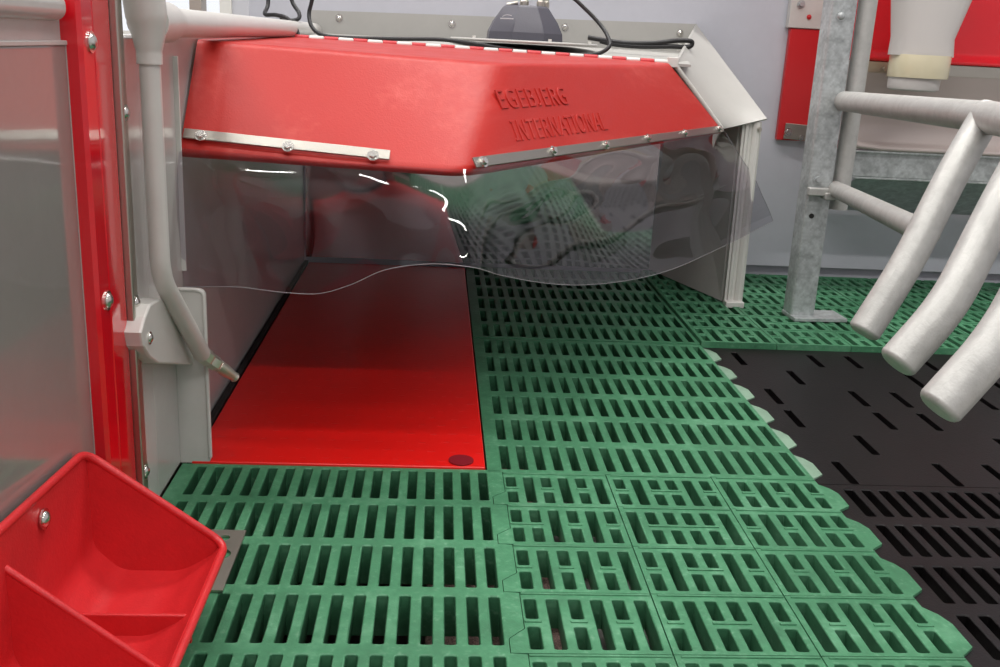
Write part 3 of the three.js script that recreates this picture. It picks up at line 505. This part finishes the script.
// ------------------------------------------------------------ water pipe and nipple drinker
{
  const x = XL + 0.026, a = onX(149.5, 60, x), b = onX(155.5, 285, x), zt = a.z;
  const t = thing('water_pipe', 'grey plastic water pipe with thick tee running along the partition top', 'pipe', [x, 0.3, zt]);
  const yT = 0.604, top = V(a.x, yT, zt);
  const c = onX(202, 354, x + 0.014);
  part(t, 'down_pipe', sweep(roundPath([V(a.x, 0.59, zt), V(b.x, onX(155, 282, x).y, zt - 0.002), c], 0.03), 0.0118, 24), mat.pvc);
  part(t, 'tee_fitting', merge([sweep(smooth([V(a.x, 0.558, zt), V(a.x, 0.575, zt), V(a.x, 0.6, zt), V(a.x - 0.002, 0.63, zt + 0.004), V(a.x - 0.006, 0.74, zt + 0.01)], 24), Array.from({ length: 25 }, (_, i) => 0.0142 + 0.0085 * Math.max(0, Math.min(1, (i - 5) / 9))), 26), sweep([V(a.x, yT, zt), V(a.x, yT, zt - 0.075)], 0.0235, 26), sweep([V(a.x, yT, zt - 0.07), V(a.x, yT, zt - 0.1)], 0.02, 26)]), mat.pvc);
  part(t, 'top_pipe', sweep([V(a.x, yT, zt - 0.06), V(a.x + 0.005, yT + 0.002, -1.44)], 0.0175, 24), mat.pvc);
  // drinker
  const d = thing('nipple_drinker', 'chrome nipple drinker on a grey plastic holder by the partition', 'drinker', [c.x, c.y, c.z]);
  const hx = x - 0.004, poly = [[150, 306], [145, 318], [141, 333], [143, 345], [150, 356], [158, 362], [192, 363.5], [203, 352], [172, 312], [160, 300]].map(([px, py]) => onX(px, py, hx));
  const hs = new THREE.Shape(); poly.forEach((p, i) => (i ? hs.lineTo(-p.z, p.y) : hs.moveTo(-p.z, p.y)));
  part(d, 'holder', new THREE.ExtrudeGeometry(hs, { depth: 0.02, bevelEnabled: true, bevelSize: 0.002, bevelThickness: 0.003, bevelSegments: 2 }).rotateY(Math.PI / 2).translate(hx - 0.022, 0, 0), mat.pvc);
  bolt(d, onX(149.5, 338, hx + 0.001), V(1, 0, 0), 0.0062, 'dome');
  const tip = onX(236, 378, -0.35), st = c, dir = tip.clone().sub(st), len = dir.length(); dir.normalize(); const [ux, uy, uz] = basis(dir);
  const lat = (pts, n) => orient(toCreasedNormals(new THREE.LatheGeometry(pts.map(p => new THREE.Vector2(...p)), n), 0.4).rotateX(Math.PI / 2), st.clone(), ux, uy, uz);
  part(d, 'hex_nut', lat([[0, 0], [0.0105, 0], [0.0115, 0.002], [0.0115, 0.013], [0.0105, 0.015], [0, 0.015]], 6), mat.nipple);
  part(d, 'hex_body', lat([[0, 0.016], [0.0098, 0.016], [0.0105, 0.018], [0.0105, 0.03], [0.0095, 0.032], [0, 0.032]], 6), mat.nipple);
  part(d, 'nozzle', lat([[0, 0.014], [0.0075, 0.014], [0.0075, 0.033], [0.0088, 0.034], [0.0088, len - 0.022], [0.0065, len - 0.006], [0.0075, len - 0.002], [0.006, len], [0.004, len - 0.003], [0, len - 0.003]], 22), mat.nipple);
  // guard plate
  const e = thing('drinker_guard', 'upright grey plastic guard plate behind the nipple drinker', 'plate', [XL + 0.02, 0, -0.1]);
  const y1 = onZ(200, 288, -0.115).y; const gs = new THREE.Shape(); const gw = 0.041; gs.moveTo(0, 0); gs.lineTo(gw - 0.008, 0); gs.quadraticCurveTo(gw, 0, gw, 0.008); gs.lineTo(gw, y1 - 0.01); gs.quadraticCurveTo(gw, y1, gw - 0.01, y1); gs.lineTo(0, y1);
  part(e, 'face', new THREE.ExtrudeGeometry(gs, { depth: 0.006, bevelEnabled: true, bevelSize: 0.0012, bevelThickness: 0.0012, bevelSegments: 2 }).translate(XL + 0.0005, 0.0008, -0.108), mat.pvc);
  part(e, 'rim', sweep(roundPath([V(XL + 0.01, y1 + 0.001, -0.101), V(XL + gw, y1 + 0.001, -0.101), V(XL + gw + 0.001, 0.01, -0.101)], 0.012), 0.003, 10), mat.pvc);
  single('board_edge_strip', rbox(XL - 0.001, XL + 0.006, 0.27, 0.562, -0.156, -0.152, 0.001), mat.white, 'thin upright white edge strip beside the lid on the partition', 'strip');
}
// ------------------------------------------------------------ piglet trough and floor plate
{
  const t = thing('piglet_trough', 'open red plastic piglet feeding trough fixed to the grey panel', 'trough', [-0.36, 0.05, 0.45]);
  const xb = XL + 0.004, xf = -0.283, zE = 0.28, zD = 0.478, zN = 0.69, yB = 0.182, yF = 0.08, yb = 0.045, th = 0.0045, rise = (z) => (z - 0.28) * 0.085, lift = (p) => V(p.x, p.y + rise(p.z) * Math.max(0, (p.y - 0.09) / 0.09), p.z);
  // long shell: back wall, floor, front lip (profile extruded along z)
  const prof = roundPath([V(xb, yB, 0), V(xb, yb + 0.03, 0), V(xb + 0.03, yb, 0), V(xf - 0.045, yb, 0), V(xf - 0.012, yb + 0.02, 0), V(xf, yF, 0)], 0.014, 5);
  const zs = []; for (let i = 0; i <= 10; i++) zs.push(zE + (zN - zE) * i / 10);
  const gridp = zs.map(z => prof.map(p => lift(V(p.x, p.y, z))));
  part(t, 'shell', sheet(gridp.map(r => r.slice().reverse()), th), mat.trough, null, true);
  const wall = (z, yy = 0) => { const pts = [V(xb, yB + rise(z) - yy, z), ...prof.slice(1, -1).map(p => V(p.x, p.y, z)), V(xf, yF - yy * 0.75, z)]; const s = new THREE.Shape(); pts.forEach((p, i) => (i ? s.lineTo(p.x, p.y) : s.moveTo(p.x, p.y))); return new THREE.ExtrudeGeometry(s, { depth: th, bevelEnabled: false }).translate(0, 0, z); };
  part(t, 'end_wall', wall(zE - 0.001), mat.trough);
  part(t, 'divider', wall(zD, 0.035), mat.trough);
  part(t, 'end_wall', wall(zN - 0.004), mat.trough);
  // rolled rim
  part(t, 'rim', sweep(roundPath([V(xb + 0.002, yB + rise(zN), zN), V(xb + 0.002, yB, zE + 0.001), V(xf, yF, zE + 0.001), V(xf, yF, zN)], 0.018, 8), 0.0042, 10), mat.trough);
  part(t, 'divider_rim', sweep([V(xb + 0.003, yB + rise(zD) - 0.034, zD + 0.002), V(xf - 0.001, yF - 0.025, zD + 0.002)], 0.0032, 10), mat.trough);
  part(t, 'cross_rib', rbox(xb + 0.002, xf - 0.008, yb - 0.004, yb + 0.027, 0.398, 0.4025, 0.0018), mat.trough);
  bolt(t, onX(44, 519, xb + 0.006), V(1, 0, 0), 0.008, 'dome');
  const p = thing('floor_fixing_plate', 'small steel plate with holes lying on the slats by the trough', 'plate', [-0.36, 0, 0.15]);
  const s = new THREE.Shape(); const zz = z => -z; s.moveTo(XL + 0.002, zz(0.105)); s.lineTo(-0.296, zz(0.105)); s.lineTo(-0.296, zz(0.245)); s.lineTo(XL + 0.002, zz(0.245)); for (const [hx, hz, r] of [[-0.318, 0.125, 0.006], [-0.315, 0.165, 0.012]]) { const h = new THREE.Path(); h.absarc(hx, zz(hz), r, 0, Math.PI * 2, true); s.holes.push(h); }
  part(p, 'plate', new THREE.ExtrudeGeometry(s, { depth: 0.003, bevelEnabled: false, curveSegments: 20 }).rotateX(-Math.PI / 2).translate(0, 0.0008, 0), mat.brushed);
}
// ------------------------------------------------------------ galvanised post and crate side
{
  const z = -1.0, b = onZ(798, 314, z), m = onZ(815.5, 195, z), tpx = onZ(840.5, 0, z); const top = tpx.clone().add(tpx.clone().sub(b).multiplyScalar(0.6));
  const t = thing('galvanised_post', 'square galvanised steel post standing on a flat foot plate', 'post', [b.x, 0.005, z]);
  const up = top.clone().sub(V(b.x, 0.012, z)).normalize(), len = top.distanceTo(V(b.x, 0.012, z)); const ez = V(0.0, 0, 1).addScaledVector(up, -up.dot(V(0.0, 0, 1))).normalize(), ex = up.clone().cross(ez);
  const P = (dx, h, dz) => V(b.x, 0.012, z).addScaledVector(ex, dx).addScaledVector(up, h).addScaledVector(ez, dz);
  const W = 0.058; part(t, 'tube', orient(new RoundedBoxGeometry(W, len, W, 4, 0.007), P(0, len / 2, 0), ex, up, ez), mat.galv);
  part(t, 'foot_plate', orient(new RoundedBoxGeometry(0.13, 0.009, 0.078, 2, 0.0015), V(b.x + 0.035, 0.0142, z + 0.012), V(1, 0, -0.06).normalize(), V(0, 1, 0), V(0.06, 0, 1).normalize()), mat.galv);
  const face = P(0, 0, W / 2 + 0.0005), fb = (px, py, k, s) => bolt(t, onP(px, py, face, ez), ez, s, k, mat.galv);
  fb(841, 16, 'dome', 0.009); fb(818, 179, 'hex', 0.008);
  const lk = onP(817, 192, face, ez); part(t, 'locking_catch', merge([orient(new RoundedBoxGeometry(0.048, 0.018, 0.02, 2, 0.003), lk.clone().add(V(0, 0.002, 0.008)), ex, up, ez), orient(new RoundedBoxGeometry(0.022, 0.016, 0.03, 2, 0.003), lk.clone().add(V(0.022, -0.006, 0.014)), ex, up, ez)]), mat.galvTube);
  const ho = onP(811.5, 216, face, ez); part(t, 'drilled_hole', orient(new THREE.CylinderGeometry(0.0058, 0.0058, 0.002, 20).rotateX(Math.PI / 2), ho, ex, up, ez), mat.rubber, 'black drilled hole');
  // crate side: tubes and fingers
  const g = thing('crate_side_frame', 'galvanised tube frame with three down curved finger bars', 'frame', [0.7, 0.25, -0.5]);
  const zp = -1.0, vt = onZ(877, -60, zp), vb = onZ(838, 209, zp);
  part(g, 'upright_tube', sweep([vb, vt], 0.0205, 24), mat.galvTube);
  const j0 = onZ(843, 101, zp + 0.02), j1 = onD(985, 117, 1.53), j2 = onD(1040, 121, 1.36), dirb = j1.clone().sub(j0).normalize();
  part(g, 'upper_rail', sweep(roundPath([j0, j1, j1.clone().addScaledVector(dirb, 0.8).add(V(-0.1, 0, 0.0))], 0.08), 0.0215, 24), mat.galvTube);
  const l0 = onZ(835, 189, zp + 0.02), l1 = onD(928, 234, 1.62); part(g, 'lower_rail', sweep([l0, l1], 0.0185, 24), mat.galvTube);
  function finger(pts, name) {
    const c = roundPath(pts.map(([px, py, D]) => onD(px, py, D)), 0.06, 10); const R = 0.0208; const n = c.length, e = c[n - 1], d = e.clone().sub(c[n - 2]).normalize(); const rad = c.map(() => R);
    for (const [k, r] of [[0.002, 0.97], [0.004, 0.9], [0.0055, 0.78], [0.006, 0.6]]) { c.push(e.clone().addScaledVector(d, k)); rad.push(R * r); }
    return part(g, 'finger_bar', sweep(c, rad, 28), mat.galvTube);
  }
  finger([[988, 112, 1.53], [957, 165, 1.45], [905, 268, 1.39], [865, 330, 1.37]]);
  finger([[1060, 95, 1.34], [1008, 187, 1.22], [949, 305, 1.14], [899, 361, 1.12]]);
  finger([[1140, 80, 1.2], [1065, 215, 1.06], [1002, 338, 0.99], [941, 405, 0.97]]);
  const w0 = onD(905, 224, 1.6);
}
// ------------------------------------------------------------ red board, sow trough, feed pipe
{
  const z = BZ + 0.02, a = onZ(787.5, 28, z), b = onZ(779.5, 140, z);
  const t = thing('red_wall_board', 'narrow red board hung on the rear partition behind the post', 'board', [a.x + 0.1, b.y, z]);
  part(t, 'board', rbox(b.x - 0.008, b.x + 0.16, b.y, a.y, BZ + 0.001, z, 0.003), mat.redBoard);
  part(t, 'hanger_plate', rbox(a.x, a.x + 0.15, a.y + 0.001, 0.86, BZ + 0.001, z + 0.003, 0.002), mat.pvc, 'grey hanger plate');
  part(t, 'clamp', orient(new RoundedBoxGeometry(0.07, 0.042, 0.006, 2, 0.002), onZ(797, 132, z + 0.005), V(1, -0.05, 0).normalize(), V(0.05, 1, 0).normalize(), V(0, 0, 1)), mat.brushed);
  bolt(t, onZ(788, 132, z + 0.009), V(0, 0, 1), 0.0075, 'hex'); bolt(t, onZ(801, 138, z + 0.009), V(0, 0, 1), 0.005, 'hex');
  bolt(t, onZ(801, 4, z + 0.004), V(0, 0, 1), 0.007, 'hex', mat.galv); bolt(t, onZ(809, 17, z + 0.004), V(0, 0, 1), 0.005, 'dome', mat.redBoard);
}
{
  const z = -1.175, t = thing('sow_feeding_trough', 'sow feeding trough with glossy red back and galvanised support beam', 'trough', [1.35, 0.3, z]);
  const x0 = 0.905, x1 = 1.62, Yp = (px, py) => onZ(px, py, z).y;
  const yR = Yp(930, 64), yS = Yp(930, 76), yI = Yp(930, 148), yL = Yp(930, 153), yBm = Yp(930, 180);
  // red back: rounded lower lip
  const s = [[0.0, 0.9], [0.0, yR + 0.03], [0.004, yR + 0.018], [0.018, yR + 0.012], [0.02, yR + 0.002], [0.012, yR]];
  const rows = []; for (let i = 0; i <= 6; i++) rows.push(s.map(([dz, y]) => V(x0 + (x1 - x0) * i / 6, y, z - 0.02 + dz)));
  part(t, 'red_back', sheet(rows.map(r => r.slice().reverse()), 0.004), mat.redGloss, null, true);
  part(t, 'steel_strip', rbox(x0, x1, yS, yR, z - 0.012, z - 0.004, 0.002), mat.brushed);
  const bowl = [[-0.004, yS + 0.002], [-0.02, yS - 0.05], [-0.035, yI + 0.05], [-0.03, yI + 0.01], [-0.002, yI + 0.002], [0.01, yI - 0.002], [0.012, yI - 0.01], [0.004, yI - 0.014]];
  const br = []; for (let i = 0; i <= 14; i++) { const u = i / 14, ease = Math.max(0, 1 - u * 5); br.push(bowl.map(([dz, y], k) => V(x0 + (x1 - x0) * u, y + (k > 3 ? 0.012 * ease * ease : 0), z + dz))); }
  part(t, 'bowl', sheet(br.map(r => r.slice().reverse()), 0.003), mat.troughInner, null, true);
  part(t, 'red_wedge', slab([V(x0, yL + 0.002, z - 0.01), V(x0 + 0.14, yL + 0.004, z - 0.01), V(x0 + 0.08, yL + 0.014, z - 0.01), V(x0, yL + 0.02, z - 0.01)], 0.006), mat.redBoard, 'red plastic corner wedge');
  part(t, 'support_beam', merge([rbox(x0, x1, yBm, yL, z - 0.012, z - 0.006, 0.002), rbox(x0, x1, yL - 0.006, yL, z - 0.04, z + 0.008, 0.002), rbox(x0, x1, yBm - 0.006, yBm + 0.0, z - 0.06, z - 0.006, 0.002)]), mat.galv, 'galvanised support beam');
  part(t, 'under_shell', slab([V(x0 + 0.07, yBm - 0.006, z - 0.02), V(x0 + 0.07, 0.2, BZ + 0.01), V(x1, 0.2, BZ + 0.01), V(x1, yBm - 0.006, z - 0.02)], 0.004), mat.galv);
  bolt(t, onZ(885, 69, z - 0.003), V(0, 0, 1), 0.007, 'hex', mat.brushed);
  // feed down pipe
  const zf = -1.065, p = thing('feed_down_pipe', 'white plastic feed pipe ending in cream collar above the trough', 'feed pipe', [1.0, 0.57, zf]);
  const lt = onZ(889, -40, zf), rt = onZ(985, -40, zf), lm = onZ(893, 0, zf), rm = onZ(969, 0, zf), l2 = onZ(893, 38, zf), r2 = onZ(952, 38, zf), l3 = onZ(890, 56, zf), r3 = onZ(951, 56, zf);
  const rings = [[lt, rt], [lm, rm], [l2, r2], [l3, r3]]; const gp = rings.map(([l, r]) => { const c = l.clone().lerp(r, 0.5), rx = l.distanceTo(r) / 2, o = []; for (let k = 0; k <= 24; k++) { const a = k / 24 * Math.PI * 2; o.push(c.clone().add(V(Math.cos(a) * rx, 0, Math.sin(a) * Math.min(rx, 0.045)))); } return o; });
  part(p, 'funnel', sheet(gp, 0.003), mat.feed, null, true);
  const cc = l3.clone().lerp(r3, 0.5), rr = l3.distanceTo(r3) / 2 - 0.003, cy = onZ(922, 78, zf).y, ob = onZ(917, 91, zf);
  const lt2 = (pts) => new THREE.LatheGeometry(pts.map(q => new THREE.Vector2(...q)), 32);
  part(p, 'collar', lt2([[rr * 0.86, 0], [rr * 0.97, 0], [rr * 0.97, cc.y - cy + 0.002], [rr * 0.86, cc.y - cy + 0.002], [rr * 0.86, 0]]).scale(1, 1, 1).translate(cc.x, cy, cc.z), mat.cream, 'cream coloured collar');
  part(p, 'outlet', lt2([[rr * 0.7, 0], [rr * 0.82, 0.004], [rr * 0.84, cy - ob.y + 0.006], [rr * 0.72, cy - ob.y + 0.006], [rr * 0.7, 0]]).scale(1, 1, 1).translate(cc.x - 0.006, ob.y, cc.z), mat.feed);
}
renderer.render(scene, camera);
